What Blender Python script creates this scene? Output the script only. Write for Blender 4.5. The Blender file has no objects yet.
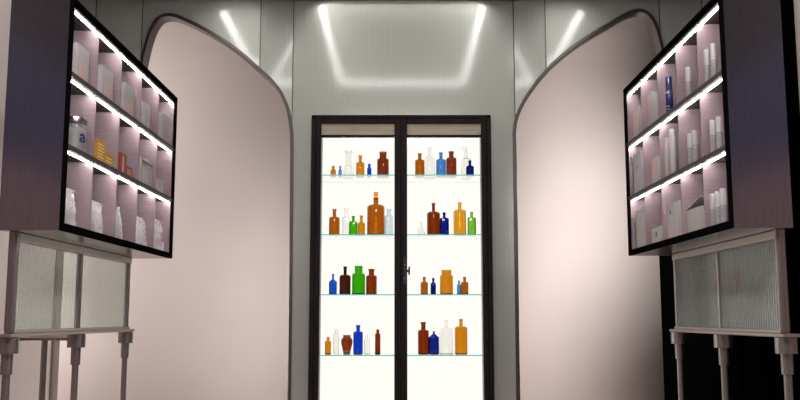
import bpy, bmesh, math, random
from mathutils import Vector, Matrix
random.seed(4)
D = bpy.data
S = bpy.context.scene
C = S.collection
PI = math.pi
V = Vector

# ------------------------------------------------------------------ camera model
F, EYE = 900.0, 1.15
PITCH = math.atan(118 / F)
YAW = math.atan(2 / F * math.cos(PITCH))
Mz = Matrix.Rotation(YAW, 3, 'Z')
RT = Mz @ V((1, 0, 0))
UP = Mz @ V((0, -math.sin(PITCH), math.cos(PITCH)))
FW = Mz @ V((0, math.cos(PITCH), math.sin(PITCH)))
def ray(x, y): return (x - 400) / F * RT + (200 - y) / F * UP + FW
def at_x(x, y, X): d = ray(x, y); return d * (X / d.x) + V((0, 0, EYE))
def at_y(x, y, Y): d = ray(x, y); return d * (Y / d.y) + V((0, 0, EYE))
cd = D.cameras.new('camera'); cam = D.objects.new('camera', cd); C.objects.link(cam)
cd.sensor_width = 36; cd.lens = 36 * F / 800; cd.clip_start = .05
cam.matrix_world = Matrix((RT, UP, -FW)).transposed().to_4x4()
cam.location = (0, 0, EYE)
S.camera = cam

# ------------------------------------------------------------------ materials
def mat(name, col, rough=.5, metal=0, **k):
    m = D.materials.new(name); m.use_nodes = True
    b = m.node_tree.nodes['Principled BSDF']
    b.inputs['Base Color'].default_value = (*col, 1)
    b.inputs['Roughness'].default_value = rough
    b.inputs['Metallic'].default_value = metal
    for kk, v in k.items():
        b.inputs[kk.replace('_', ' ')].default_value = v
    return m
def N(m, t): return m.node_tree.nodes.new(t)
def L(m, a, b): m.node_tree.links.new(a, b)
def B(m): return m.node_tree.nodes['Principled BSDF']
def noise_color(m, c1, c2, scale, stretch=(1, 1, 1), detail=4, lo=.35, hi=.65):
    tc = N(m, 'ShaderNodeTexCoord'); mp = N(m, 'ShaderNodeMapping'); mp.inputs['Scale'].default_value = stretch
    nz = N(m, 'ShaderNodeTexNoise'); nz.inputs['Scale'].default_value = scale; nz.inputs['Detail'].default_value = detail
    cr = N(m, 'ShaderNodeValToRGB')
    cr.color_ramp.elements[0].position = lo; cr.color_ramp.elements[1].position = hi
    cr.color_ramp.elements[0].color = (*c1, 1); cr.color_ramp.elements[1].color = (*c2, 1)
    L(m, tc.outputs['Object'], mp.inputs['Vector']); L(m, mp.outputs[0], nz.inputs['Vector'])
    L(m, nz.outputs[0], cr.inputs[0]); L(m, cr.outputs[0], B(m).inputs['Base Color'])
    return nz
def bump(m, src, dist, strength=1.0):
    b = N(m, 'ShaderNodeBump'); b.inputs['Distance'].default_value = dist; b.inputs['Strength'].default_value = strength
    L(m, src, b.inputs['Height']); L(m, b.outputs[0], B(m).inputs['Normal']); return b
def stripes(m, axis, period):
    tc = N(m, 'ShaderNodeTexCoord'); w = N(m, 'ShaderNodeTexWave')
    w.wave_type = 'BANDS'; w.bands_direction = axis; w.wave_profile = 'SIN'
    w.inputs['Scale'].default_value = PI / 10 / period * 1.0
    L(m, tc.outputs['Object'], w.inputs['Vector']); return w
def emit(name, col, st):
    m = D.materials.new(name); m.use_nodes = True; nt = m.node_tree
    nt.nodes.remove(nt.nodes['Principled BSDF'])
    e = nt.nodes.new('ShaderNodeEmission'); e.inputs[0].default_value = (*col, 1); e.inputs[1].default_value = st
    nt.links.new(e.outputs[0], nt.nodes['Material Output'].inputs[0]); return m

# fluted glass facing of the back wall: flat glossy front, vertical ribs behind it
FLUTED = mat('fluted_cladding', (.33, .33, .30), .42, .35, Coat_Weight=1.0, Coat_Roughness=.11, Coat_IOR=1.75)
w = stripes(FLUTED, 'X', .0165); bump(FLUTED, w.outputs['Fac'], .002, .25)
cr = N(FLUTED, 'ShaderNodeValToRGB')
cr.color_ramp.elements[0].color = (.43, .44, .395, 1); cr.color_ramp.elements[1].color = (.50, .508, .455, 1)
L(FLUTED, w.outputs['Fac'], cr.inputs[0]); L(FLUTED, cr.outputs[0], B(FLUTED).inputs['Base Color'])
g = N(FLUTED, 'ShaderNodeNewGeometry'); L(FLUTED, g.outputs['Normal'], B(FLUTED).inputs['Coat Normal'])
SEAM = mat('panel_seam', (.10, .10, .09), .4, .5)
PINK = mat('pale_pink_plaster', (.70, .60, .565), .75)
noise_color(PINK, (.615, .54, .51), (.635, .557, .527), 2.0)
PINKWALL = mat('pale_pink_lacquer', (.66, .57, .54), .35)
BLACKWALL = mat('black_paint', (.0012, .0011, .0011), .9, Specular_IOR_Level=.0)
CEIL = mat('ceiling_paint', (.22, .20, .195), .5)
FLOOR = mat('stone_floor', (.42, .36, .33), .3); noise_color(FLOOR, (.38, .33, .30), (.46, .39, .36), 3)
REAR = mat('slate_blue_paint', (.045, .052, .115), .6)
DADO = mat('dusky_pink_lacquer', (.27, .20, .20), .4)
DARKWALL = mat('charcoal_paint', (.018, .016, .02), .6)
WHITE = mat('white_paint', (.8, .8, .78), .5)
BRONZE = mat('bronze_trim', (.15, .13, .124), .33, .9)
WOOD = mat('dark_weathered_wood', (.03, .02, .018), .55, Specular_IOR_Level=.2)
nz = noise_color(WOOD, (.004, .0025, .0025), (.020, .011, .010), 9, (6, 6, .7), 6, .3, .75); bump(WOOD, nz.outputs[0], .002, .5)
PALEWOOD = mat('pale_wood', (.55, .47, .35), .5); noise_color(PALEWOOD, (.46, .40, .29), (.56, .49, .37), 8, (.6, 6, 6))
LINING = mat('grey_cabinet_lining', (.42, .40, .36), .6); noise_color(LINING, (.34, .32, .29), (.50, .48, .43), 14, (1, 1, .3))
IRON = mat('old_iron', (.05, .045, .042), .4, .8)
LIGHTBOX = emit('lit_back_panel', (1, .972, .905), .74)
LED = emit('led_strip_light', (1, .95, .96), 58.0)
COVE = emit('cove_strip_light', (1, .985, .96), 7.0)
BRUSH = mat('brushed_steel', (.28, .24, .25), .22, .97)
nz = noise_color(BRUSH, (.255, .22, .235), (.29, .25, .265), 30, (6, .4, .4), 3)
DIVIDER = mat('brushed_pink_steel', (.24, .18, .19), .45, .35)
nz = noise_color(DIVIDER, (.24, .178, .192), (.28, .208, .222), 30, (.5, .5, 9), 3); pass
SHELFMETAL = mat('dark_bronzed_steel', (.04, .028, .026), .55, .6)
BLACKFRAME = mat('black_frame', (.003, .0028, .0028), .6, Specular_IOR_Level=.0)
POST = mat('brushed_post_steel', (.33, .29, .285), .34, .9)
RAIL = mat('warm_rail_steel', (.42, .36, .33), .32, .9)

def thin_glass(name, tint=(1, 1, 1), base=.02):
    m = D.materials.new(name); m.use_nodes = True; nt = m.node_tree
    nt.nodes.remove(nt.nodes['Principled BSDF'])
    t = nt.nodes.new('ShaderNodeBsdfTransparent'); t.inputs[0].default_value = (*tint, 1)
    gl = nt.nodes.new('ShaderNodeBsdfGlossy'); gl.inputs['Roughness'].default_value = .02
    fr = nt.nodes.new('ShaderNodeFresnel'); fr.inputs[0].default_value = 1.13
    mx = nt.nodes.new('ShaderNodeMixShader')
    nt.links.new(fr.outputs[0], mx.inputs[0]); nt.links.new(t.outputs[0], mx.inputs[1]); nt.links.new(gl.outputs[0], mx.inputs[2])
    nt.links.new(mx.outputs[0], nt.nodes['Material Output'].inputs[0]); return m
PANE = thin_glass('clear_door_glass')
def ribbed():
    m = D.materials.new('ribbed_glass'); m.use_nodes = True; nt = m.node_tree
    b = nt.nodes['Principled BSDF']
    b.inputs['Base Color'].default_value = (.50, .535, .505, 1); b.inputs['Roughness'].default_value = .3
    b.inputs['Coat Weight'].default_value = .6; b.inputs['Coat Roughness'].default_value = .06
    ww = stripes(m, 'Y', .021); bump(m, ww.outputs['Fac'], .004, .6)
    gg = N(m, 'ShaderNodeNewGeometry'); L(m, gg.outputs['Normal'], b.inputs['Coat Normal'])
    cr = N(m, 'ShaderNodeValToRGB')
    cr.color_ramp.elements[0].color = (.26, .29, .27, 1); cr.color_ramp.elements[1].color = (.74, .775, .745, 1)
    L(m, ww.outputs['Fac'], cr.inputs[0]); L(m, cr.outputs[0], b.inputs['Base Color'])
    t = nt.nodes.new('ShaderNodeBsdfTransparent'); t.inputs[0].default_value = (.93, .97, .94, 1)
    mx = nt.nodes.new('ShaderNodeMixShader'); mx.inputs[0].default_value = .32
    nt.links.new(t.outputs[0], mx.inputs[1]); nt.links.new(b.outputs[0], mx.inputs[2])
    nt.links.new(mx.outputs[0], nt.nodes['Material Output'].inputs[0]); return m
RIBBED = ribbed()
def glass(name, col, rough=0.02, ior=1.45):
    c = [x ** .25 for x in col]               # half the tint at the faces, half in the glass
    m = mat(name, c, rough, 0, Transmission_Weight=1.0, IOR=ior)
    sg = [-math.log(x) * .5 / .0056 for x in col]; dn = max(sg)
    va = N(m, 'ShaderNodeVolumeAbsorption'); va.inputs[0].default_value = (*[1 - q / dn for q in sg], 1); va.inputs[1].default_value = dn
    L(m, va.outputs[0], m.node_tree.nodes['Material Output'].inputs['Volume']); return m
SHELFGLASS = mat('shelf_glass', (1, 1, 1), .0, 0, Transmission_Weight=1.0, IOR=1.45)
va = N(SHELFGLASS, 'ShaderNodeVolumeAbsorption'); va.inputs[0].default_value = (.5, .86, .84, 1); va.inputs[1].default_value = 14
L(SHELFGLASS, va.outputs[0], SHELFGLASS.node_tree.nodes['Material Output'].inputs['Volume'])
GL = {
 'amber': glass('amber_glass', (.62, .23, .006)), 'orange': glass('orange_amber_glass', (.40, .10, .004)),
 'gold': glass('golden_glass', (.74, .33, .02)), 'brown': glass('brown_glass', (.20, .026, .002)),
 'redbrown': glass('red_brown_glass', (.20, .028, .003)), 'darkbrown': glass('dark_brown_glass', (.05, .009, .003)),
 'blue': glass('cobalt_glass', (.004, .045, .50)), 'lightblue': glass('sky_blue_glass', (.06, .22, .60)),
 'navy': glass('navy_glass', (.002, .006, .15)), 'green': glass('green_glass', (.035, .38, .003)),
 'palegreen': glass('pale_green_glass', (.16, .45, .03)), 'paleblue': glass('pale_blue_glass', (.66, .76, .84)),
 'stopper': glass('stopper_glass', (.93, .66, .25)),
 'clear': glass('clear_glass', (.95, .94, .91)),
}

# ------------------------------------------------------------------ mesh helpers
def bm_box(bm, lo, hi):
    r = bmesh.ops.create_cube(bm, size=1)
    c = [(a + b) / 2 for a, b in zip(lo, hi)]; s = [abs(b - a) for a, b in zip(lo, hi)]
    for v in r['verts']: v.co = V((c[0] + v.co.x * s[0], c[1] + v.co.y * s[1], c[2] + v.co.z * s[2]))
    return r['verts']
def bm_tube(bm, p, q, r, seg=20, r2=None):
    p, q = V(p), V(q); d = q - p
    o = bmesh.ops.create_cone(bm, cap_ends=True, segments=seg, radius1=r, radius2=r if r2 is None else r2, depth=d.length)
    m = V((0, 0, 1)).rotation_difference(d).to_matrix()
    for v in o['verts']: v.co = m @ v.co + (p + q) / 2
def bm_loft(bm, rings, close=False):
    vs = [[bm.verts.new(p) for p in r] for r in rings]; n = len(vs[0]); m = len(vs)
    for i in range(m if close else m - 1):
        a, b = vs[i], vs[(i + 1) % m]
        for j in range(n): bm.faces.new((a[j], a[(j + 1) % n], b[(j + 1) % n], b[j]))
    if not close:
        bm.faces.new(vs[0]); bm.faces.new(vs[-1])
    return vs
def section(rx, ry, e=2.0, n=32):
    out = []
    for i in range(n):
        t = 2 * PI * i / n; c, s = math.cos(t), math.sin(t)
        out.append((rx * math.copysign(abs(c) ** (2 / e), c), ry * math.copysign(abs(s) ** (2 / e), s)))
    return out
def obj(name, bm, m, parent=None, loc=None, smooth=False, bevel=0, kind=None):
    bmesh.ops.recalc_face_normals(bm, faces=bm.faces)
    me = D.meshes.new(name); bm.to_mesh(me); bm.free()
    if smooth:
        for p in me.polygons: p.use_smooth = True
        me.set_sharp_from_angle(angle=math.radians(40))
    me.materials.append(m)
    o = D.objects.new(name, me); C.objects.link(o)
    if parent: o.parent = parent
    if loc is not None: o.location = loc
    if bevel:
        b = o.modifiers.new('bevel', 'BEVEL'); b.width = bevel; b.segments = 2; b.limit_method = 'ANGLE'
    if kind: o['kind'] = kind
    return o
def box(name, lo, hi, m, parent=None, bevel=0, kind=None):
    bm = bmesh.new(); bm_box(bm, lo, hi); return obj(name, bm, m, parent, bevel=bevel, kind=kind)
def tag(o, label, cat, group=None):
    o['label'] = label; o['category'] = cat
    if group: o['group'] = group
    return o
def thing(name, label, cat, loc=(0, 0, 0), group=None):
    o = D.objects.new(name, None); C.objects.link(o); o.location = loc; o.empty_display_size = .05
    return tag(o, label, cat, group)

# ------------------------------------------------------------------ room shell
WY, CZ, WT = 6.2, 3.4, 3.62
box('floor', (-5.2, -3.2, -.1), (5.2, 8.2, 0), FLOOR, kind='structure')
# light tray in the ceiling
def mirror_pt(x, y, z):
    d = ray(x, y); p = d * ((z - EYE) / d.z) + V((0, 0, EYE)); return V((p.x, 2 * WY - p.y, z))
tn = mirror_pt(345, 86, CZ); TRAY_Y0 = tn.y; TRAY_X = .62
def rrect(xa, xb, y0, y1, r, n=10):
    pts = []
    for cx, cy, a0 in ((xb - r, y0 + r, -PI / 2), (xb - r, y1 - r, 0), (xa + r, y1 - r, PI / 2), (xa + r, y0 + r, PI)):
        for i in range(n + 1):
            a = a0 + PI / 2 * i / n; pts.append((cx + r * math.cos(a), cy + r * math.sin(a)))
    return pts
TRAYS = [(-TRAY_X, TRAY_X, TRAY_Y0, 6.17, .14, 'large rounded light tray in the middle of the ceiling, mirrored above the bottle cabinet'),
         (-1.36, -1.0, 4.45, 5.95, .12, 'smaller light tray on the left of the ceiling, mirrored above the left arch'),
         (1.0, 1.36, 4.45, 5.95, .12, 'smaller light tray on the right of the ceiling, mirrored above the right arch')]
bm = bmesh.new(); es = []
def loop_edges(pts):
    v = [bm.verts.new((x, y, CZ)) for x, y in pts]
    return [bm.edges.new((v[i], v[(i + 1) % len(v)])) for i in range(len(v))]
es += loop_edges([(5.2, -3.2), (5.2, 6.24), (-5.2, 6.24), (-5.2, -3.2)])
for tr in TRAYS: es += loop_edges(rrect(*tr[:5]))
bmesh.ops.triangle_fill(bm, use_beauty=True, edges=es)
obj('ceiling', bm, CEIL, kind='structure')
for xa_, xb_, ya_, yb_, rr_, lb in TRAYS:
    ox, oy = (xa_ + xb_) / 2, (ya_ + yb_) / 2
    t = thing('ceiling_light', lb, 'ceiling light', (ox, oy, CZ), 'light trays in the ceiling')
    def lp_(inset, z): return [(x - ox, y - oy, z) for x, y in rrect(xa_ + inset, xb_ - inset, ya_ + inset, yb_ - inset, rr_ - inset)]
    def band(bm, *loops):
        vv = [[bm.verts.new(p) for p in l] for l in loops]; n = len(vv[0])
        for a, b in zip(vv, vv[1:]):
            for i in range(n): bm.faces.new((a[i], a[(i + 1) % n], b[(i + 1) % n], b[i]))
    bm = bmesh.new(); band(bm, lp_(0, 0), lp_(0, .04)); obj('tray_side', bm, WHITE, t)
    bm = bmesh.new(); bm.faces.new([bm.verts.new(p) for p in lp_(0, .04)]); obj('tray_panel', bm, WHITE, t)
    bm = bmesh.new(); band(bm, lp_(.003, .004), lp_(.003, .036), lp_(.05, .036)); obj('light_strip', bm, COVE, t)

# fluted back wall, folded into shallow facets
def facets(side):
    sgn = -1 if side == 'L' else 1
    pxs = (293, 260, 141, 94, 20) if side == 'L' else (514, 546, 661, 704, 780)
    angs = [math.radians(a) for a in (8.3, .5, 8, 16)]
    P = at_y(pxs[0], 60, WY); P = V((P.x, P.y)); out = []
    for i, a in enumerate(angs):
        d = V((sgn * math.cos(a), -math.sin(a)))
        r = ray(pxs[i + 1], 60); # solve P + s d  parallel to r (plan)
        s = (P.x * r.y - P.y * r.x) / (d.y * r.x - d.x * r.y)
        out.append((P.copy(), d, s, 0.0)); P = P + s * d
    return out
def lean(tl, z): return -tl * (z - 2.4)
def hit(fc, x, y):
    """point of a pixel ray on a facet"""
    P, d, s, tl = fc; r = ray(x, y)
    n = V((-d.y, d.x)); n = n if n.y > 0 else -n
    k = (n @ P) / (n.x * r.x + n.y * r.y)
    for _ in range(6):
        z = EYE + k * r.z; k = (n @ P + n.y * lean(tl, z)) / (n.x * r.x + n.y * r.y)
    return V((k * r.x, k * r.y, EYE + k * r.z))
ARCH = {
 'L': [(290.3, 400), (291.5, 300), (292.6, 200), (293.2, 150), (293, 134), (291.6, 122), (290, 113), (287.8, 105.5), (285, 99.5), (282, 93), (278.5, 87.7), (273.5, 81.5), (268, 76), (255, 64.5), (247, 57), (238, 49.8), (228, 42.5), (217.7, 36), (207.5, 30), (197.5, 24.6), (184, 18.5), (178, 16), (172, 14.6), (168, 14.4), (163.7, 15.2), (160, 16.8), (157, 19), (153.3, 24), (150, 31), (147, 40), (144.8, 48), (142.8, 57), (140.3, 70), (138, 88), (136, 110), (134.5, 150)],
 'R': [(517, 400), (515.8, 300), (514.5, 200), (513.5, 150), (513, 134), (514.3, 122), (516.4, 115), (519.3, 108), (523, 101), (527, 94.5), (531.6, 88), (537, 80.3), (543.4, 73), (550.5, 65), (558.6, 57.6), (567, 50.5), (575.5, 44.2), (584, 38.5), (592.4, 33.2), (601, 28), (609, 23.6), (616, 19), (622.7, 15.2), (628, 12.5), (632.9, 10.8), (637, 10), (641.3, 10.2), (645.8, 12), (649.7, 15), (653, 19), (655.5, 24), (658, 30.5), (659.9, 37.5), (662.6, 49), (665, 65), (667.3, 85), (669.5, 110), (672, 150)],
}
def arch_wall(side):
    sgn = -1 if side == 'L' else 1
    fcs = facets(side)
    jx = 260 if side == 'L' else 546
    pts = []
    for x, y in ARCH[side]:
        f = fcs[0] if (x > jx) == (side == 'L') else (fcs[1] if abs(x - 401) < 258 else fcs[2])
        if abs(x - 401) >= 258: f = fcs[1]
        pts.append(hit(f, x, y))
    end = pts[-1]
    p0 = V((pts[0].x, pts[0].y, 0)); contour = [p0] + pts
    def zb(X):
        if sgn * X > sgn * end.x: return end.z
        for a, b in zip(contour[5:], contour[6:]):
            lo, hi = sorted((a.x, b.x))
            if lo <= X <= hi and hi - lo > 1e-6: return a.z + (b.z - a.z) * (X - a.x) / (b.x - a.x)
        return 0 if sgn * X < sgn * contour[6].x else end.z
    for i, (P, d, s, tl) in enumerate(fcs):
        bm = bmesh.new(); cols = []
        k = max(2, int(s / .008)); us = [s * j / k for j in range(k + 1)]
        for u in us:
            q = P + u * d; z0 = zb(q.x)
            ang = math.atan2(d.y, d.x)
            cols.append((bm.verts.new((u, lean(tl, z0), z0)), bm.verts.new((u, lean(tl, WT), WT))))
        for a, b in zip(cols, cols[1:]):
            try: bm.faces.new((a[0], b[0], b[1], a[1]))
            except ValueError: pass
        o = obj('wall_back_left' if side == 'L' else 'wall_back_right', bm, FLUTED, kind='structure')
        if side == 'L':
            for v in o.data.vertices: v.co.x = -v.co.x
            o.rotation_euler.z = math.atan2(-d.y, -d.x)
            o.data.flip_normals()
        else: o.rotation_euler.z = math.atan2(d.y, d.x)
        o.location = (P.x, P.y, 0)
        sd = o.modifiers.new('thickness', 'SOLIDIFY'); sd.thickness = .02; sd.offset = -1 
        q = P
        if i == 0 or zb(q.x + sgn * .001) < CZ:
            z0 = 0 if i == 0 else zb(q.x)
            bm = bmesh.new(); bm_box(bm, (q.x - .003, q.y - .004, z0), (q.x + .003, q.y + .02, CZ)); obj('trim_1' if side == 'L' else 'trim_2', bm, SEAM, kind='structure')
    # bronze edge of the opening
    bm = bmesh.new(); rings = []
    nC = len(contour)
    prof = [(-.006, -.016), (.015, -.016), (.019, -.012), (.019, .10), (.012, .10), (.012, .004), (-.006, .004)]
    for i, p in enumerate(contour):
        a = contour[max(0, i - 1)]; b = contour[min(nC - 1, i + 1)]
        tx = V((b.x - a.x, 0, b.z - a.z)).normalized()
        nn = V((-tx.z, 0, tx.x)) if side == 'L' else V((tx.z, 0, -tx.x))
        yb = p.y
        rings.append([V((p.x, yb, p.z)) + nn * u + V((0, w_, 0)) for u, w_ in prof])
    bm_loft(bm, rings)
    obj('trim_3' if side == 'L' else 'trim_4', bm, BRONZE, kind='structure', smooth=True)
    return fcs, end
fl, el = arch_wall('L'); fr, er = arch_wall('R')
PL, PR = fl[0][0], fr[0][0]
# centre panel around the cabinet (cabinet stands in a recess cut in it)
CX0, CX1, CTOP = -.626, .615, 2.545
bm = bmesh.new()
for x0, x1, z0, z1 in ((PL.x, CX0 + .01, 0, CZ), (CX1 - .01, PR.x, 0, CZ), (CX0 + .01, CX1 - .01, CTOP - .01, CZ)):
    bm_box(bm, (x0, WY, z0), (x1, WY + .02, z1))
obj('wall_back', bm, FLUTED, kind='structure')
# alcove backs behind the arches, coved at the top
def cyc(name, x0, x1, m):
    bm = bmesh.new(); prof = [(7.7, 0), (7.7, 2.75)] + [(7.7 - .9 * (1 - math.cos(a)), 2.75 + .9 * math.sin(a)) for a in [PI / 2 * i / 14 for i in range(1, 15)]] + [(5.9, 3.65)]
    cols = [[bm.verts.new((x, y, z)) for y, z in prof] for x in (x0, x1)]
    for j in range(len(prof) - 1): bm.faces.new((cols[0][j], cols[1][j], cols[1][j + 1], cols[0][j + 1]))
    o = obj(name, bm, m, kind='structure', smooth=True); o.modifiers.new('thickness', 'SOLIDIFY').thickness = .03
    return o
xr = at_y(656, 200, 7.7).x
cyc('wall_alcove_left', -5.0, -.60, PINK); cyc('wall_alcove_right', .60, xr, PINK)
box('wall_alcove_middle', (-.64, 6.56, 0), (.64, 6.6, 3.65), PINK, kind='structure')
YB = at_x(797, 60, 1.72).y
bm = bmesh.new()
for (xa, ya), (xb, yb) in (((xr, 7.75), (xr + .02, 7.0)), ((xr + .02, 7.0), (1.95, 5.2)), ((1.95, 5.2), (1.72, 4.3)), ((1.72, 4.3), (1.72, YB))):
    hb_ = 3.65 if ya > 7.1 else (2.6 if ya > 4.5 else CZ)
    v = [bm.verts.new(p) for p in ((xa, ya, 0), (xb, yb, 0), (xb, yb, hb_), (xa, ya, hb_))]; bm.faces.new(v)
o = obj('wall_right', bm, BLACKWALL, kind='structure'); o.modifiers.new('thickness', 'SOLIDIFY').thickness = -.03
box('wall_right_front', (1.72, 3.4, 1.47), (1.78, YB, CZ), PINKWALL, kind='structure')
box('wall_right_lower', (1.72, 3.4, 0), (1.78, YB, 1.47), BLACKWALL, kind='structure')
box('wall_left', (-1.81, 3.4, 0), (-1.75, 4.60, CZ), PINKWALL, kind='structure')
for sd_, nm in ((-1, 'left'), (1, 'right')):
    a_, b_ = sorted((sd_ * 1.75, sd_ * 1.81))
    box('wall_%s_dado' % nm, (a_, -3.2, 0), (b_, 3.4, 1.85), DADO, kind='structure')
    box('wall_%s_panel' % nm, (a_, -3.2, 1.85), (b_, 3.4, 2.4), REAR, kind='structure')
    box('wall_%s_frieze' % nm, (a_, -3.2, 2.4), (b_, 3.4, CZ), DARKWALL, kind='structure')
box('reflected_post', (-1.765, 4.55, 0), (-1.735, 4.615, CZ), RAIL, kind='structure')  # strip built in place of the stand's reflection, at the wall's end
box('wall_rear', (-5.2, -3.3, 0), (5.2, -3.2, CZ), REAR, kind='structure')

# ------------------------------------------------------------------ bottle cabinet
Y0 = 6.1
cab = thing('display_cabinet', 'tall dark wooden two-door cabinet with a glowing white interior, set in the ribbed wall', 'cabinet', (0, 0, 0))
bm = bmesh.new()
ZB = .10
for lo, hi in (((CX0, Y0, 0), (CX0 + .034, 6.52, CTOP)), ((CX1 - .034, Y0, 0), (CX1, 6.52, CTOP)),
               ((CX0, Y0, CTOP - .026), (CX1, 6.52, CTOP)), ((CX0 + .034, Y0 + .01, 0), (CX1 - .034, 6.52, ZB))):
    bm_box(bm, lo, hi)
obj('carcass', bm, WOOD, cab, bevel=.006)
xa, xb = CX0 + .034, CX1 - .034; xm = (at_y(394.4, 250, Y0).x + at_y(407.2, 250, Y0).x) / 2; ms = .0435; ds = .035
bm = bmesh.new(); bm_box(bm, (xa - .001, Y0 + .045, ZB), (xa + .012, 6.5, CTOP - .02)); bm_box(bm, (xb - .012, Y0 + .045, ZB), (xb + .001, 6.5, CTOP - .02))
obj('side_lining', bm, LINING, cab)
box('light_panel', (xa, 6.485, ZB), (xb, 6.5, CTOP - .02), LIGHTBOX, cab)
ztl = at_y(350, 123.2, Y0).z; zl = at_y(350, 134.4, Y0).z
def door(x0, x1, hinge_left):
    o_ = thing_part = D.objects.new('door', None)
    bm = bmesh.new()
    l, r = (ds, ms) if hinge_left else (ms, ds)
    for lo, hi in (((x0, Y0 - .004, ZB), (x0 + l, Y0 + .034, CTOP - .027)), ((x1 - r, Y0 - .004, ZB), (x1, Y0 + .034, CTOP - .027)),
                   ((x0 + l, Y0 - .002, ztl), (x1 - r, Y0 + .034, CTOP - .027)), ((x0 + l, Y0 - .002, ZB), (x1 - r, Y0 + .034, ZB + .09)),
                   ((x0 + l, Y0 + .012, zl - .018), (x1 - r, Y0 + .034, zl))):
        bm_box(bm, lo, hi)
    d = obj('door', bm, WOOD, cab, bevel=.003)
    box('transom_panel', (x0 + l - .002, Y0 + .016, zl - .004), (x1 - r + .002, Y0 + .03, ztl + .002), PALEWOOD, d)
    box('glass_pane', (x0 + l - .003, Y0 + .012, ZB + .087), (x1 - r + .003, Y0 + .014, zl - .014), PANE, d)
    return d
d1 = door(xa, xm, True); d2 = door(xm, xb, False)
# lock plate with its turn knob on the meeting stiles
lp = at_y(405, 271, Y0)
bm = bmesh.new(); bm_box(bm, (lp.x - .014, Y0 - .014, lp.z - .088), (lp.x + .014, Y0 - .003, lp.z + .085))
bm_box(bm, (lp.x - .012, Y0 - .02, lp.z + .03), (lp.x + .010, Y0 - .012, lp.z + .095))
lk = obj('lock_plate', bm, IRON, d2, bevel=.004)
bm = bmesh.new(); bm_tube(bm, (lp.x + .012, Y0 - .012, lp.z), (lp.x + .034, Y0 - .012, lp.z), .009); bm_box(bm, (lp.x + .022, Y0 - .022, lp.z - .026), (lp.x + .034, Y0 - .004, lp.z + .028))
obj('knob', bm, IRON, lk, bevel=.002)
bm = bmesh.new()
bm.free()
for dz in (.04, -.05):
    bm = bmesh.new(); bm_tube(bm, (lp.x - .002, Y0 - .021, lp.z + dz), (lp.x - .002, Y0 - .0135, lp.z + dz), .004); obj('screw', bm, RAIL, lk)
bm = bmesh.new()
SY0, SY1 = Y0 + .06, 6.483
SZ = [at_y(400, y, SY0).z for y in (174.6, 234.2, 294.2, 355)]
for z in SZ:
    box('shelf', (xa + .003, SY0, z - .007), (xb - .003, SY1, z), SHELFGLASS, cab)

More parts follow.
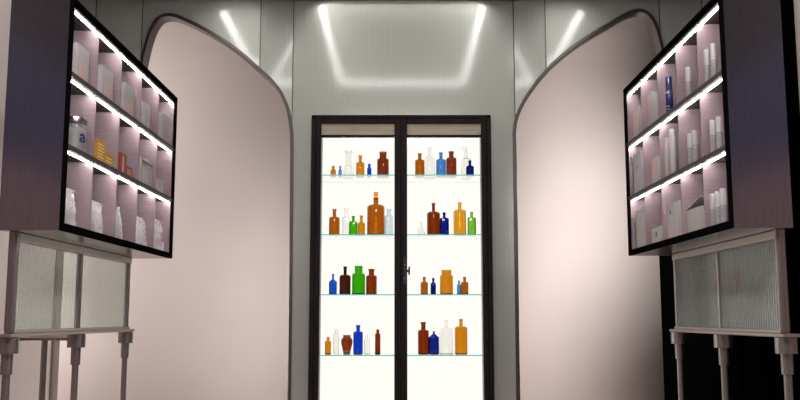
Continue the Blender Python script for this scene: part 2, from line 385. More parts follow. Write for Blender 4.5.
# ------------------------------------------------------------------ bottles
def bottle(k, x0, x1, ytop, nx0, nx1, ysh, col, label, style='round', group=None, yoff=.10, kind='bottle', lip=1.18, sq=2.0, dr=1.0):
    """px silhouette -> real size on shelf k.  style: round | slope | jar | vase | cone"""
    yb = SY0 + yoff; base = SZ[k] + .0005
    cx = at_y((x0 + x1) / 2, (174, 234, 294, 355)[k], yb).x
    sc = yb / F * 1.008
    r = (x1 - x0) / 2 * sc; rn = (nx1 - nx0) / 2 * sc / (1.08 if lip > 1 else 1)
    zt = at_y((x0 + x1) / 2, ytop, yb).z - base; zs = at_y((x0 + x1) / 2, ysh, yb).z - base
    zs = min(zs, zt * .9)
    ncx = at_y((nx0 + nx1) / 2, ytop, yb).x - cx
    if abs(ncx) < .004: ncx = 0
    w = min(.0028, rn * .35)
    pr = []                                       # (radius, z) outer
    if style == 'cone':
        pr = [(r * .9, 0), (r, .004), (r, .012), (rn * 1.05, zs), (rn, zs + .006), (rn, zt - .004), (rn * lip, zt - .003), (rn * lip, zt)]
    elif style == 'vase':
        pr = [(r * .56, 0), (r * .6, .003), (r * .72, zt * .25), (r * .93, zt * .5), (r, zt * .66), (r * .94, zt * .78), (rn * .98, zt * .88), (rn * .93, zt * .93), (rn * 1.0, zt * .96), (rn * 1.08, zt * .985), (rn * 1.05, zt)]
    else:
        sh = min((r - rn) * (1.0 if style == 'slope' else .8), zs * .4) if style != 'jar' else (r - rn) * .8
        zb_ = zs - sh * (.55 if style != 'slope' else .8)
        pr = [(r * .9, 0), (r * .97, .0018), (r, .006), (r, zb_)]
        if style == 'slope': pr += [(r * .96, zb_ + .003), (rn * 1.15, zs + sh * .1), (rn, zs + sh * .2)]
        else:
            for i in range(1, 6):
                a = PI / 2 * i / 5
                pr.append((rn + (r - rn) * (1 - (1 - math.cos(a)) ** 1.0), zb_ + (zs - zb_) * 1.25 * math.sin(a)))
            pr.append((rn * 1.02, zs + (zs - zb_) * .45))
        lh = min(.012, (zt - zs) * .3)
        pr = [p for p in pr if p[1] < zt - lh * 1.3]
        pr += [(rn, zt - lh * 1.25), (rn * lip * .98, zt - lh), (rn * lip, zt - lh * .6), (rn * lip, zt - lh * .15), (rn * (lip - .05), zt)]
    tb = min(.006, zt * .08)
    inner = [(max(.0006, q - w), z) for q, z in pr if z > tb + .002]
    inner = [(max(.0006, inner[0][0] * .9), tb)] + [(inner[0][0], tb + .002)] + inner
    inner = [p for p in inner if p[1] < zt - .003]
    inner.append((max(.0006, rn - w), zt))
    prof = [(.0004, .0012), (r * .5 if style != 'vase' else r * .3, .0008)] + pr + inner[::-1] + [(.0004, tb + .001)]
    bm = bmesh.new(); rings = []
    zn0 = zs
    for q, z in prof:
        # square-shouldered bottles blend to a round neck
        f = 1 if z < zs - .001 else max(0, 1 - (z - zs) / max(.004, .15 * zt))
        e = 2 + (sq - 2) * f; dd = 1 + (dr - 1) * f
        off = ncx * (1 - f)
        ex = min(1, q / r)
        rings.append([V((x + off, y, z)) for x, y in section(q, q * dd, e, 36)])
    bm_loft(bm, rings)
    o = obj('jar' if kind == 'jar' else ('flask' if kind == 'flask' else 'bottle'), bm, GL[col], None, (cx, yb, base), smooth=True)
    tag(o, label, kind, group or ('glass bottles on cabinet shelf %s' % ('top', 'second', 'third', 'bottom')[k]).replace('shelf top', 'top shelf').replace('shelf second', 'second shelf').replace('shelf third', 'third shelf').replace('shelf bottom', 'bottom shelf'))
    return o, zt, rn
BT = [
 # shelf, x0,x1,top,neck0,neck1,shoulder,colour,label,(options)
 (0, 330.5, 336, 166, 331.8, 334.8, 170, 'amber', 'tiny amber bottle at the left end of the top shelf', {}),
 (0, 338.4, 342, 166, 339.2, 341.2, 170, 'lightblue', 'tiny blue bottle beside the tiny amber one, top shelf left', {}),
 (0, 343.5, 353.5, 151, 345, 352, 166, 'clear', 'tall clear wide-necked bottle on the top shelf behind the left door', dict(style='slope', kind='bottle', yoff=.16)),
 (0, 356, 364.5, 155.5, 358.5, 362, 162.5, 'amber', 'mid-sized amber bottle with dark neck between clear and blue ones, top shelf left', {}),
 (0, 367, 371.5, 164, 368, 370.8, 168, 'blue', 'small cobalt blue bottle between amber bottle and brown jar, top shelf', {}),
 (0, 377, 389, 152, 379.4, 387, 159, 'redbrown', 'wide-necked red-brown jar next to the centre stile, top shelf', dict(kind='jar', lip=1.08)),
 (0, 415, 424.6, 153.5, 418, 421.8, 160, 'orange', 'rounded amber bottle at the left end of the top shelf, right door', {}),
 (0, 424, 435.2, 147.5, 428, 432, 156.5, 'clear', 'clear bottle with sloping shoulders left of the sky-blue one, top shelf right', dict(style='slope', yoff=.17)),
 (0, 436, 446, 152.5, 439, 442.6, 159.5, 'lightblue', 'sky-blue bottle, the only bright blue one on the top shelf right', {}),
 (0, 446.2, 456.6, 151.5, 448.6, 453.6, 158, 'redbrown', 'broad red-brown bottle right of the sky-blue bottle, top shelf', {}),
 (0, 461.5, 471, 147.5, 463, 467, 158.5, 'clear', 'clear long-necked bottle behind the navy bottle, top shelf right', dict(yoff=.19)),
 (0, 466, 474, 160.5, 468.4, 471.4, 166, 'navy', 'short navy bottle in front of a clear one, top shelf right end', dict(yoff=.06)),
 (1, 329, 339.6, 209, 332.2, 336, 217, 'orange', 'brown-amber bottle at the left end of the second shelf', {}),
 (1, 342.5, 350.2, 208, 344.6, 348.8, 217, 'clear', 'clear square-shouldered bottle behind the green one, second shelf left', dict(sq=4, dr=.7, yoff=.16)),
 (1, 349, 357.4, 216, 352, 355, 221.5, 'green', 'small bright green bottle on the second shelf behind the left door', dict(sq=3.5, dr=.8)),
 (1, 357.6, 365, 215.5, 360, 363, 222, 'amber', 'slim amber bottle between green bottle and the big stoppered one', dict(style='slope')),
 (1, 367, 384.6, 198, 373, 378.2, 205, 'orange', 'largest amber bottle, closed with a glass stopper, second shelf', dict(lip=1.12)),
 (1, 384.8, 393, 209, 386.2, 390.6, 215.5, 'paleblue', 'pale grey-blue bottle right of the big stoppered amber bottle', {}),
 (1, 417, 425.4, 222, 420.2, 422.8, 226, 'clear', 'small clear conical flask at left on the second shelf, right door', dict(style='cone', kind='flask')),
 (1, 427, 440.2, 203, 431.6, 435, 212, 'brown', 'tall brown bottle right of the clear conical flask, second shelf', {}),
 (1, 439.6, 449, 212.5, 442.2, 445.2, 218, 'navy', 'navy bottle overlapping the tall brown one, second shelf right', dict(sq=3.5, dr=.7, yoff=.06)),
 (1, 453.6, 466.2, 202.5, 458, 461.6, 210, 'gold', 'tall honey-yellow bottle on the second shelf behind the right door', {}),
 (1, 467.6, 476, 212, 470.2, 473, 217.5, 'palegreen', 'pale green bottle at the right end of the second shelf', dict(sq=3.5, dr=.8)),
 (2, 329, 336.8, 274, 331.9, 334, 279.8, 'blue', 'square-shouldered cobalt blue bottle at the left end of the third shelf', dict(sq=5, dr=.7, style='slope')),
 (2, 339.4, 350.6, 266.5, 343.4, 346.8, 275, 'darkbrown', 'nearly black brown bottle between blue and green ones, third shelf', {}),
 (2, 352, 365, 266, 354.6, 363, 273.5, 'green', 'large bright green wide-necked jar on the third shelf', dict(kind='jar', lip=1.06)),
 (2, 366, 376.8, 269, 368.4, 374.2, 275.5, 'redbrown', 'stained red-brown wide-necked jar right of the green jar', dict(kind='jar')),
 (2, 420.6, 428, 277, 422.8, 425.8, 282, 'orange', 'small amber bottle at the left end of the third shelf, right door', {}),
 (2, 430.6, 436, 278, 432.2, 434.6, 283, 'navy', 'slender navy bottle left of the wide amber jar, third shelf', {}),
 (2, 440, 453, 270, 441.2, 451.6, 275.3, 'amber', 'wide-mouthed squat amber jar in the middle of the third shelf right', dict(kind='jar', style='jar', lip=1.06)),
 (2, 457, 461.2, 280.5, 458, 460, 284.6, 'lightblue', 'thin tiny blue bottle touching the small amber one, third shelf right', dict(yoff=.06)),
 (2, 461, 468.4, 277, 463.2, 466.2, 282, 'orange', 'small amber bottle at the right end of the third shelf', {}),
 (3, 325, 331, 337, 326.4, 329.4, 341, 'amber', 'small amber bottle at the left end of the bottom shelf', {}),
 (3, 333.4, 339, 329, 334.8, 337.8, 334, 'clear', 'tall slim clear bottle left of the round brown vase jar', dict(sq=4, dr=.8)),
 (3, 341, 352.4, 335, 343, 351, 338, 'redbrown', 'bulging brown vase-shaped jar on the bottom shelf', dict(style='vase', kind='jar')),
 (3, 353.2, 362.8, 325, 356, 360, 331.5, 'blue', 'tall cobalt blue bottle in the middle of the bottom shelf left', {}),
 (3, 364, 370.2, 335, 365, 368.2, 339.5, 'clear', 'short clear bottle right of the tall cobalt bottle, bottom shelf', {}),
 (3, 375, 380.4, 329.5, 376.2, 379.4, 333.5, 'redbrown', 'slim straight brown bottle at right on the bottom shelf, left door', dict(lip=1.1)),
 (3, 418, 428.8, 322, 420.8, 425.6, 330, 'brown', 'dark brown bottle at the left end of the bottom shelf, right door', {}),
 (3, 429, 439, 331.2, 432.8, 434.9, 334.2, 'navy', 'navy bottle with pointed shoulders right of the dark brown bottle', dict(sq=5, dr=.7, style='slope')),
 (3, 439.6, 453, 319.5, 444, 448, 328, 'clear', 'large clear bottle with teal base on the bottom shelf', dict(yoff=.13)),
 (3, 455, 467.4, 319, 459, 462.6, 326.5, 'amber', 'large bright amber bottle at the right end of the bottom shelf', {}),
]
for e in BT:
    o, zt, rn = bottle(*e[:9], **e[9])
    if 'glass stopper' in e[8]:
        bm = bmesh.new()
        bm_loft(bm, [[V((x, y, z)) for x, y in section(q, q, 2, 24)] for q, z in ((rn * .70, zt - .012), (rn * .75, zt + .003), (rn * .7, zt + .012), (rn * .9, zt + .02), (rn * .98, zt + .034), (rn * .8, zt + .042))])
        st = obj('stopper', bm, GL['stopper'], o, smooth=True)

# ------------------------------------------------------------------ wall display boxes
class Box: pass
def display_box(side):
    s = -1 if side == 'L' else 1
    b = Box(); b.s = s
    if side == 'L':
        xf, xk, y0, y1, z0, z1 = 1.15, 1.37, 3.037, 4.505, 1.445, 2.268
        ceil = [2.243, 1.990, 1.731]
        lab = 'brushed steel wall display box with lit compartments of packs and pouches, left of the cabinet'
    else:
        xf, xk, y0, y1, z0, z1 = 1.12, 1.335, 3.060, 4.450, 1.455, 2.296
        ceil = [2.270, 2.000, 1.730]
        lab = 'brushed steel wall display box with lit compartments of bottles and cartons, right of the cabinet'
    b.xf, b.xk, b.y0, b.y1 = xf, xk, y0, y1
    t = thing('wall_display_box', lab, 'display shelf', (s * xk, (y0 + y1) / 2, z0), None)
    org = t.location.copy(); b.t = t
    def P(name, lo, hi, m, bev=0):
        lo2 = (min(s * lo[0], s * hi[0]), lo[1], lo[2]); hi2 = (max(s * lo[0], s * hi[0]), hi[1], hi[2])
        o = box(name, V(lo2) - org, V(hi2) - org, m, t, bev); return o
    th = .014; fd = .014
    # carcass: two ends, top, bottom, back
    bm = bmesh.new()
    for lo, hi in (((xf + fd, y0, z0), (xk, y0 + th, z1)), ((xf + fd, y1 - th, z0), (xk, y1, z1)), ((xf + fd, y0 + th, z1 - .018), (xk, y1 - th, z1)),
                   ((xf + fd, y0 + th, z0), (xk, y1 - th, z0 + .018)), ((xk - .01, y0 + th, z0 + .018), (xk, y1 - th, z1 - .018))):
        bm_box(bm, V((min(s * lo[0], s * hi[0]), lo[1], lo[2])) - org, V((max(s * lo[0], s * hi[0]), hi[1], hi[2])) - org)
    obj('carcass', bm, BRUSH, t)
    bm = bmesh.new()
    for lo, hi in (((xf, y0, z0), (xf + fd, y0 + .012, z1)), ((xf, y1 - .012, z0), (xf + fd, y1, z1)), ((xf, y0 + .012, z1 - .014), (xf + fd, y1 - .012, z1)), ((xf, y0 + .012, z0), (xf + fd, y1 - .012, z0 + .026))):
        bm_box(bm, V((min(s * lo[0], s * hi[0]), lo[1], lo[2])) - org, V((max(s * lo[0], s * hi[0]), hi[1], hi[2])) - org)
    obj('front_frame', bm, BLACKFRAME, t)
    inner0, inner1 = y0 + th, y1 - th; pitch = (inner1 - inner0) / 5
    b.floor = [ceil[1] + .018, ceil[2] + .018, z0 + .018]
    for r in (1, 2): P('shelf', (xf + .006, inner0, ceil[r]), (xk - .01, inner1, ceil[r] + .018), SHELFMETAL)
    P('top_lining', (xf + fd, inner0, ceil[0]), (xk - .01, inner1, z1 - .018), SHELFMETAL)
    for r in range(3):
        for k in range(1, 5):
            y = inner0 + pitch * k
            P('divider', (xf + .012, y - .004, b.floor[r] + .0002), (xk - .011, y + .004, ceil[r] - .0002), DIVIDER)
        P('led_strip', (xf + .027, inner0 + .002, ceil[r] - .0035), (xf + .032, inner1 - .002, ceil[r] - .0005), LED)
    b.pitch = pitch; b.inner0 = inner0
    for kk in range(5):
        pass
    # inner faces of the ends
    P('end_lining', (xf + fd + .001, inner1 - .003, z0 + .019), (xk - .011, inner1 + .0005, ceil[0] - .001), DIVIDER)
    return b
BL, BR = display_box('L'), display_box('R')

# ------------------------------------------------------------------ goods in the boxes
CARD = mat('white_card', (.36, .34, .335), .5); CARD2 = mat('cream_card', (.34, .315, .29), .55)
YEL = mat('yellow_card', (.42, .20, .008), .5); YEL2 = mat('yellow_print', (.85, .60, .15), .5)
RED = mat('orange_red_card', (.22, .032, .012), .5); PALERED = mat('pale_orange_print', (.75, .35, .25), .5)
PRINTRED = mat('pink_red_print', (.62, .30, .28), .6); PRINTGREY = mat('grey_print', (.28, .26, .27), .6); PRINTBLACK = mat('black_print', (.02, .02, .022), .5)
GREYPANEL = mat('grey_print_panel', (.42, .40, .40), .6)
BLUEINK = mat('dark_blue_ink', (.012, .02, .11), .4)
PLASTIC = mat('white_plastic', (.38, .36, .36), .3); FROST = mat('frosted_plastic', (.33, .305, .315), .25, 0, Transmission_Weight=.25)
FOIL = mat('silver_pouch_film', (.85, .81, .81), .2, .55)
nzf = N(FOIL, 'ShaderNodeTexNoise'); nzf.inputs['Scale'].default_value = 38; nzf.inputs['Detail'].default_value = 3; bump(FOIL, nzf.outputs[0], .03, 1.0)
METALLID = mat('steel_lid', (.30, .27, .27), .25, .95)
JARGLASS = mat('pale_jar_glass', (.85, .84, .84), .05, 0, Transmission_Weight=.85)
NAVYP = mat('navy_plastic', (.015, .02, .10), .2)

def place(b, x0, x1, row, setb=.03):
    """the box-front span two pixel columns cover, at shelf height of that row"""
    X = b.s * (b.xf + setb); zf = b.floor[row]
    def yat(px):
        # iterate the pixel row at which the shelf height is met
        py = 150
        for _ in range(12):
            p = at_x(px, py, X); py += (p.z - zf) / p.y * F
        return p.y
    ya, yb = sorted((yat(x0), yat(x1))); return X, ya, yb, zf
def top_z(b, px, py, setb=.03): return at_x(px, py, b.s * (b.xf + setb)).z
def prints(parent, fx, s, y0, y1, z0, z1, specs):
    """flat printed marks on the face that looks into the room: (u0,u1,v0,v1,material)"""
    for u0, u1, v0, v1, m in specs:
        a, c = y0 + (y1 - y0) * u0, y0 + (y1 - y0) * u1
        box('print', (fx - .0004, a, z0 + (z1 - z0) * v0), (fx + .0004, c, z0 + (z1 - z0) * v1), m, parent)
def carton(b, row, x0, x1, ytop, m, label, depth=.04, setb=.03, marks=(), group=None, tilt=0, dot=None, name='carton', cat='box', wmin=None):
    X, ya, yb, zf = place(b, x0, x1, row, setb)
    if wmin and yb - ya < wmin: yb = ya + wmin
    h = max(.03, top_z(b, (x0 + x1) / 2, ytop, setb) - zf)
    h = min(h, (2.23 if row == 0 else (1.98 if row == 1 else 1.72)) - zf - .012)
    s = b.s; cy = (ya + yb) / 2; w = yb - ya
    bm = bmesh.new(); bm_box(bm, (min(0, s * depth), -w / 2, 0), (max(0, s * depth), w / 2, h))
    o = obj(name, bm, m, None, (X, cy, zf + .0005), bevel=.0012); tag(o, label, cat, group)
    if tilt: o.rotation_euler.z = tilt
    prints(o, 0, s, -w / 2, w / 2, 0, h, marks)
    if dot:
        u, v, r = dot; bm = bmesh.new(); bm_tube(bm, (-s * .0006, -w / 2 + w * u, h * v), (s * .0003, -w / 2 + w * u, h * v), r); obj('dot_mark', bm, PRINTBLACK, o)
    return o
def lines(n, u0, u1, v0, v1, m, vertical=False, fill=.5):
    out = []
    for i in range(n):
        a = v0 + (v1 - v0) * i / n; c = a + (v1 - v0) / n * fill
        out.append((a, c, u0, u1, m) if vertical else (u0, u1 - (.15 if i % 3 == 2 else 0) * (u1 - u0), a, c, m))
    return out
GP = 'white cartons in the top row of the left display box'
vt = lines(3, .06, .58, .22, .88, PRINTRED, True, .4)
vg = lines(4, .12, .8, .2, .85, PRINTGREY, True, .4)
ords = ('nearest', 'second', 'third', 'fourth')
for i, (x0, x1, yt) in enumerate(((76.5, 88, 46), (101.5, 112.5, 68), (124, 133.5, 85))):
    carton(BL, 0, x0, x1, yt, CARD, 'white carton with red upright lettering, %s compartment of the top row, left box' % ords[i], .035, .035, vt, GP)
carton(BL, 0, 144, 149.5, 103, CARD, 'narrow pale carton in the fourth compartment of the top row, left box', .035, .04, vg[:2], GP)
carton(BL, 0, 161.5, 168, 114, CARD, 'white carton with grey lettering, farthest compartment of the top row, left box', .035, .035, vg, GP)
# glass jar with a letter
X, ya, yb, zf = place(BL, 69, 82, 1, .055)
r = .042; jx = BL.s * (BL.xf + .062); jy = (ya + yb) / 2; h = .135
bm = bmesh.new(); bm_loft(bm, [[V((x, y, z)) for x, y in section(q, q, 2, 36)] for q, z in ((r * .9, 0), (r, .005), (r, h * .74), (r * .94, h * .80), (r * .8, h * .83), (r * .8, h * .86))])
jar = obj('lidded_jar', bm, JARGLASS, None, (jx, jy, zf + .0005), smooth=True); tag(jar, 'clear jar with steel lid and blue letter a, nearest compartment of the left box', 'jar')
bm = bmesh.new(); bm_loft(bm, [[V((x, y, z)) for x, y in section(q, q, 2, 36)] for q, z in ((r * .98, h * .83), (r * 1.02, h * .84), (r * 1.02, h * .96), (r * .98, h), (r * .6, h * 1.005))])
obj('lid', bm, METALLID, jar, smooth=True)
bm = bmesh.new(); bm_loft(bm, [[V((x, y, z)) for x, y in section(q, q, 2, 24)] for q, z in ((r * .72, .004), (r * .8, .03), (r * .6, .06), (r * .75, .085), (r * .3, .1))]); obj('contents', bm, PLASTIC, jar, smooth=True)
tc = D.curves.new('letter', 'FONT'); tc.body = 'a'; tc.size = .064; tc.extrude = .0006; tc.align_x = 'CENTER'; tc.offset = .0016
to = D.objects.new('letter_tmp', tc); C.objects.link(to); bpy.context.view_layer.update()
me = D.meshes.new_from_object(to.evaluated_get(bpy.context.evaluated_depsgraph_get())); C.objects.unlink(to); D.objects.remove(to)
for v in me.vertices:                       # wrap the letter round the glass, facing the camera side of the room
    a = math.radians(-28) + v.co.x / r; rr = r + .0008 + v.co.z
    v.co = V((rr * math.cos(a), rr * math.sin(a), .042 + v.co.y))
me.materials.clear(); me.materials.append(BLUEINK); lo = D.objects.new('letter', me); C.objects.link(lo); lo.parent = jar
# yellow, red, white cartons
carton(BL, 1, 96, 104.5, 139.5, YEL, 'tall yellow carton in the second compartment of the left box', .035, .03, lines(6, .15, .85, .1, .9, YEL2, False, .35))
carton(BL, 1, 104.8, 113, 154, YEL, 'low yellow carton beside the tall yellow one, left box', .035, .03, lines(3, .1, .9, .15, .85, YEL2, False, .35))
carton(BL, 1, 119.5, 126, 153.5, RED, 'tall orange-red carton in the middle compartment of the left box', .03, .03, lines(1, .1, .9, .4, .6, PALERED, True, .8))
carton(BL, 1, 126.3, 132, 167, RED, 'low orange-red carton beside the tall orange-red one, left box', .03, .03, lines(3, .1, .9, .2, .85, PALERED, False, .4))
carton(BL, 1, 140.5, 153, 160, CARD2, 'large cream carton with dark heading in the fourth compartment of the left box', .05, .03,
       [(.06, .9, .84, .9, PRINTBLACK), (.06, .45, .77, .80, PRINTBLACK), (.12, .55, .1, .62, GREYPANEL)])
carton(BL, 1, 157.5, 163.5, 179.5, CARD, 'small white carton with grey block in the farthest compartment of the left box', .03, .03, [(.15, .85, .1, .5, GREYPANEL)])
# pouches
def pouch(b, x0, x1, ytop, label, setb=.045, fold=.0, narrow=1.0):
    X, ya, yb, zf = place(b, x0, x1, 2, setb); h = min(.17, top_z(b, (x0 + x1) / 2, ytop, setb) - zf); w = yb - ya; s = b.s
    bm = bmesh.new(); nu, nv = 12, 16; rings = []
    rnd = random.Random(int(x0 * 7))
    for j in range(nv + 1):
        v = j / nv; z = h * v
        tck = .024 * (1 - v) ** .6 * (1 if v < .92 else .5) + .0012
        ww = w * (1 + .06 * math.sin(v * 9 + x0)) * (1 - (1 - narrow) * v)
        ring = []
        for i in range(nu + 1):
            u = i / nu - .5; e = max(0, 1 - (2 * abs(u)) ** 2.6)
            ring.append(V((s * .02 - s * (tck * e * (1 + .3 * rnd.uniform(-1, 1)) + .0006) + fold * v * s, u * ww, z)))
        for i in range(nu, -1, -1):
            u = i / nu - .5; e = max(0, 1 - (2 * abs(u)) ** 2.6)
            ring.append(V((s * .02 + s * (tck * e + .0006) + fold * v * s, u * ww, z)))
        rings.append(ring)
    bm_loft(bm, rings)
    o = obj('pouch', bm, FOIL, None, (X, (ya + yb) / 2, zf + .0005), smooth=True); tag(o, label, 'pouch', 'silver pouches in the bottom row of the left display box')
    bm = bmesh.new(); ww = w * narrow
    bm_box(bm, (s * .02 - .002 + fold * s, -ww / 2 * 1.0, h * .955), (s * .02 + .002 + fold * s, ww / 2, h * 1.0)); obj('top_seal', bm, PLASTIC, o)
    bm = bmesh.new()
    for q in range(3):
        a = -w * .32 + q * w * .17; bm_box(bm, (s * -.0075, a, h * .2), (s * -.0070, a + w * .05, h * .7))
    return o
pouch(BL, 66, 79, 188, 'silver pouch in the nearest compartment of the bottom row, left box', narrow=.8)
pouch(BL, 92.5, 105.5, 201, 'clear silver pouch in the second compartment of the bottom row, left box')
pouch(BL, 116, 124.5, 206, 'slim crumpled silver pouch in the middle compartment of the bottom row', narrow=.55)
pouch(BL, 137, 150, 217.5, 'wide silver pouch in the fourth compartment of the bottom row, left box')
pouch(BL, 155.5, 166.5, 220, 'silver pouch in the farthest compartment of the bottom row, left box', narrow=.8)

# right box
def vial(b, row, px, ytop, label, r=.0125, cap=.42, setb=.03, bodym=None, capm=None, group='white-capped bottles in the right display box', kind='bottle', red=False):
    X, ya, yb, zf = place(b, px, px, row, setb + r)
    h = max(.05, top_z(b, px, ytop, setb + r) - zf); h = min(h, .215)
    X = b.s * (b.xf + setb + r)
    hb = h * (1 - cap)
    bm = bmesh.new(); bm_loft(bm, [[V((x, y, z)) for x, y in section(q, q, 2, 28)] for q, z in ((r * .92, 0), (r, .003), (r, hb - .006), (r * .93, hb - .001), (r * .8, hb), (r * .8, hb + .002))])
    o = obj('capped_bottle', bm, bodym or FROST, None, (X, ya, zf + .0005), smooth=True); tag(o, label, kind, group)
    bm = bmesh.new(); bm_loft(bm, [[V((x, y, z)) for x, y in section(q, q, 2, 28)] for q, z in ((r * .88, hb), (r * .9, hb + .002), (r * .9, h - .003), (r * .84, h), (r * .5, h + .0005))])
    obj('cap', bm, capm or PLASTIC, o, smooth=True)
    # printed lines curved round the front
    bm = bmesh.new()
    for z0, z1 in ((hb * .86, hb * .93), (hb * .40, hb * .44), (hb * .30, hb * .34), (hb * .20, hb * .24)):
        for i in range(9):
            a0 = (PI if b.s > 0 else 0) + math.radians(-70 + i * 14 + 25); a1 = a0 + math.radians(10)
            q = [bm.verts.new(((r + .0005) * math.cos(a), (r + .0005) * math.sin(a), z)) for a, z in ((a0, z0), (a1, z0), (a1, z1), (a0, z1))]; bm.faces.new(q)
    obj('print', bm, PRINTRED if red else PRINTGREY, o)
    return o
DR = (.5, .12, .006)
# top row
carton(BR, 0, 632, 639, 107, CARD, 'pale carton with black dot, farthest compartment of the top row, right box', .03, .04, lines(7, .15, .85, .3, .95, PRINTRED, False, .35), dot=(.6, .12, .007))
carton(BR, 0, 647.5, 653.5, 93, CARD, 'pale slim carton with pink lettering, second farthest compartment, top row right box', .03, .04, lines(7, .15, .85, .3, .95, PRINTRED, False, .35))
vial(BR, 0, 670, 76, 'dark blue bottle in the middle compartment of the top row, right box', .017, .3, .045, NAVYP, NAVYP, group=None)
vial(BR, 0, 683, 70, 'left of two white-capped bottles, fourth compartment from left of the top row, right box')
vial(BR, 0, 689.3, 66, 'right of two white-capped bottles, fourth compartment from left of the top row, right box')
vial(BR, 0, 708, 48.5, 'left of two white-capped bottles, nearest compartment of the top row, right box')
vial(BR, 0, 714.5, 42.5, 'right of two white-capped bottles, nearest compartment of the top row, right box')
# middle row
carton(BR, 1, 634.5, 641.5, 152, CARD, 'tall white carton with black dot, farthest compartment of the middle row, right box', .03, .03, lines(4, .2, .8, .03, .3, PRINTGREY, False, .3), dot=(.5, .65, .008))
carton(BR, 1, 651, 657.5, 157, CARD, 'pink-lettered carton, second farthest compartment of the middle row, right box', .03, .045, lines(8, .1, .9, .35, .98, PRINTRED, False, .4))
vial(BR, 1, 668.5, 137, 'shorter of two slim pink-lettered tubes, middle row of right box', .014, .12, .03, CARD, PLASTIC, red=True)
vial(BR, 1, 674, 128, 'taller of two slim pink-lettered tubes, middle row of right box', .014, .12, .03, CARD, PLASTIC, red=True)
vial(BR, 1, 686.5, 137, 'leftmost of three white-capped bottles, middle row of right box')
vial(BR, 1, 691.3, 133, 'centre one of three white-capped bottles, middle row of right box')
vial(BR, 1, 696, 129.5, 'rightmost of three white-capped bottles, middle row of right box')
vial(BR, 1, 714, 119.5, 'left of two white-capped bottles, nearest compartment of the middle row, right box')
vial(BR, 1, 720.3, 116, 'right of two white-capped bottles, nearest compartment of the middle row, right box')
# bottom row
carton(BR, 2, 637, 646, 209, CARD2, 'tall plain cream carton, farthest compartment of the bottom row, right box', .03, .03, [(.3, .34, .05, .95, GREYPANEL), (.62, .65, .05, .95, GREYPANEL)])
carton(BR, 2, 652, 661.5, 227.5, CARD, 'small square white carton with black round emblem, bottom row of right box', .04, .03, [(.1, .9, .06, .12, PRINTRED), (.1, .9, .22, .27, PRINTRED)], dot=(.5, .62, .012))
carton(BR, 2, 667, 674.5, 204, CARD, 'white carton with black dot, left of two in the middle of the bottom row', .03, .03, [(.4, .6, .08, .32, PRINTRED)], dot=(.4, .78, .009))
carton(BR, 2, 675, 679.5, 201, CARD, 'white carton right of the dotted one in the middle of the bottom row', .03, .03, [(.4, .6, .08, .32, PRINTRED)])
wb = carton(BR, 2, 682.5, 701, 209, CARD2, 'blank cream box with a raised lid flap, fourth compartment of the bottom row', .07, .03)
dm = [v.co.copy() for v in wb.data.vertices]; hy = max(v.y for v in dm); hz = max(v.z for v in dm)
bm = bmesh.new(); bm_loft(bm, [[V((0.001, -hy, hz)), V((.06, -hy, hz)), V((.06, -hy, hz + .003)), V((.001, -hy, hz + .003))], [V((0.001, hy * .6, hz)), V((.06, hy * .6, hz)), V((.06, hy * .6, hz + .003)), V((.001, hy * .6, hz + .003))]])
for v in bm.verts:
    if v.co.y < 0: v.co.z += .035
obj('lid_flap', bm, CARD, wb)
vial(BR, 2, 714.3, 193.5, 'leftmost of three white-capped bottles, nearest compartment of the bottom row, right box')
vial(BR, 2, 719.6, 191, 'middle of three white-capped bottles, nearest compartment of the bottom row, right box')
vial(BR, 2, 724.8, 188, 'rightmost of three white-capped bottles, nearest compartment of the bottom row, right box')

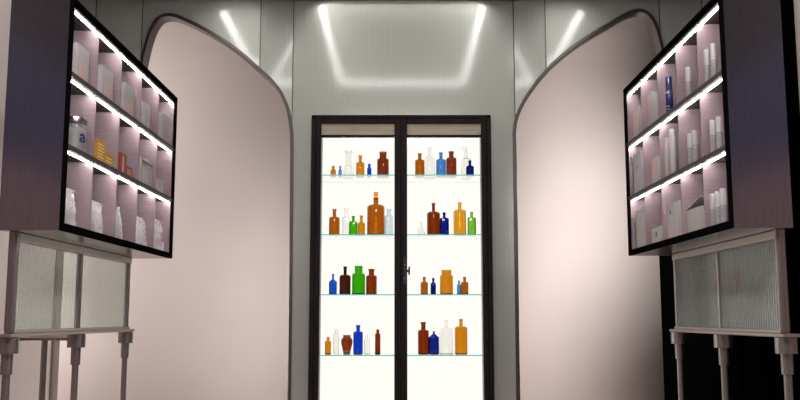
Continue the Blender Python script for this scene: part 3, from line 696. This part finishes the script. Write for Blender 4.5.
# ------------------------------------------------------------------ stands under the boxes
def stand(side):
    s = -1 if side == 'L' else 1
    X = 1.34 * s if side == 'L' else 1.312 * s
    top = (1.445 if side == 'L' else 1.455) - .001
    ys = (3.095, 3.745, 4.405) if side == 'L' else (3.115, 3.725, 4.315)
    t = thing('display_stand', 'steel stand with ribbed glass panes under the left display box, pink wall behind' if side == 'L' else 'steel stand with ribbed glass panes under the right display box, black wall behind', 'stand', (X, ys[1], 0), 'steel stands carrying the display boxes')
    def T(p): return V((p[0], p[1] - ys[1], p[2]))
    zr = 1.085
    for i, y in enumerate(ys):
        bm = bmesh.new(); bm_tube(bm, T((0, y, zr + .02)), T((0, y, top)), .0155 if i == 0 else .0125)
        if i == 0: bm_tube(bm, T((-s * .012, y - .01, zr + .02)), T((-s * .012, y - .01, top)), .012)
        obj('post', bm, POST, t, smooth=True)
        bm = bmesh.new(); bm_tube(bm, T((0, y, 0.012)), T((0, y, zr - .05)), .0135)
        lg = obj('leg', bm, POST, t, smooth=True)
        bm = bmesh.new(); bm_tube(bm, T((0, y, zr - .055)), T((0, y, zr - .001)), .036, 32); bm_tube(bm, T((0, y, zr - .125)), T((0, y, zr - .055)), .0195, 32)
        obj('collar', bm, POST, lg, smooth=True)
        bm = bmesh.new(); bm_tube(bm, T((0, y, 0)), T((0, y, .012)), .04, 32); obj('foot', bm, POST, lg, smooth=True)
    bm = bmesh.new(); bm_box(bm, T((-.03, ys[0] - .05, zr)), T((.03, ys[2] + .05, zr + .012))); bm_box(bm, T((-.016, ys[0], zr + .012)), T((.016, ys[2] + .015, zr + .024)))
    obj('rail', bm, RAIL, t, bevel=.002)
    bm = bmesh.new(); bm_box(bm, T((-.014, ys[0], top - .03)), T((.014, ys[2] + .014, top))); obj('top_rail', bm, RAIL, t, bevel=.002)
    for a, b in zip(ys, ys[1:]):
        box('glass_pane', T((-.005, a + .013, zr + .022)), T((.005, b - .013, top - .029)), RIBBED, t)
    if side == 'L':
        bm = bmesh.new(); yb = 4.05; bm_tube(bm, T((-.25, yb, 0)), T((-.25, yb, 1.06)), .0135); obj('reflected_leg', bm, POST, t, smooth=True)  # post built in place of the stand's reflection in the glossy wall
        bm = bmesh.new(); bm_box(bm, T((-.265, 3.5, 1.055)), T((-.235, 4.32, 1.075))); bm_box(bm, T((-.25, 3.73, 1.058)), T((0, 3.76, 1.072))); obj('reflected_rail', bm, RAIL, t, bevel=.002)  # rail of the same built reflection, with a crossbar added to hold it
    return t
stand('L'); stand('R')

# ------------------------------------------------------------------ light
def area(name, loc, size, power, col=(1, 1, 1), rot=(0, 0, 0), sy=None):
    l = D.lights.new(name, 'AREA'); l.energy = power; l.color = col; l.size = size
    if sy: l.shape = 'RECTANGLE'; l.size_y = sy
    o = D.objects.new(name, l); C.objects.link(o); o.location = loc; o.rotation_euler = rot; return o
area('ceiling_lamp', (0, 1.4, CZ - .02), 1.5, 92, (1, .95, .93), sy=1.5)
for sx in (-1, 1):
    o = area('alcove_fill', (sx * .70, 6.50, 1.0), .16, 12 if sx < 0 else 14, (1, .95, .93), sy=2.0)  # unseen fill added behind the jamb to brighten the alcove wall
    o.rotation_euler = V((sx * (.9 if sx < 0 else 1.9), 1, -.05)).to_track_quat('-Z', 'Y').to_euler()
    o = area('alcove_fill', (sx * 1.5, 6.55, 3.45), .9, 4, (1, .95, .93), sy=.3)  # weak unseen fill added behind the header
    o.rotation_euler = (math.radians(18), 0, 0)
for sx in (-1, 1):
    l = D.lights.new('fill_spot', 'SPOT'); l.energy = 230 if sx < 0 else 150; l.color = (1, .95, .93); l.spot_size = math.radians(46); l.spot_blend = .8; l.shadow_soft_size = .05  # added spot without a fitting, brightens left wall and right alcove
    o = D.objects.new('fill_spot', l); C.objects.link(o); o.location = (sx * 1.05, 5.0, CZ - .03)
    tgt = V((-1.8, 4.3, .9)) if sx < 0 else V((1.85, 7.65, .2))
    o.rotation_euler = (tgt - o.location).to_track_quat('-Z', 'Y').to_euler()
    o = area('alcove_fill', (-2.6, 6.6, 3.45) if sx < 0 else (1.75, 6.6, 3.4), .7, 9 if sx < 0 else 3, (1, .95, .93), sy=.3); o.rotation_euler = (math.radians(12), 0, 0)  # further unseen fill added to even out the alcoves
o = area('alcove_fill', (-4.0, 6.5, 1.1), .3, 34, (1, .95, .93), sy=1.6); o.rotation_euler = V((1.2, 1, -.1)).to_track_quat('-Z', 'Y').to_euler()  # fill added out of view to lift the far left alcove
o = area('alcove_fill', (1.96, 6.42, 2.25), .25, 17, (1, .95, .93), sy=.4); o.rotation_euler = V((-.15, 1, -1.1)).to_track_quat('-Z', 'Y').to_euler()  # fill added behind the right box to lift the alcove's dark end
W = D.worlds.new('world'); S.world = W; W.use_nodes = True
W.node_tree.nodes['Background'].inputs[0].default_value = (.5, .5, .55, 1); W.node_tree.nodes['Background'].inputs[1].default_value = .25

S.view_settings.view_transform = 'Standard'; S.view_settings.look = 'None'; S.view_settings.gamma = 1; S.view_settings.exposure = .5
S.view_settings.use_curve_mapping = False
cy = S.cycles
cy.max_bounces = 20; cy.transmission_bounces = 20; cy.transparent_max_bounces = 16; cy.glossy_bounces = 6; cy.diffuse_bounces = 4
cy.use_denoising = True; cy.sample_clamp_indirect = 6
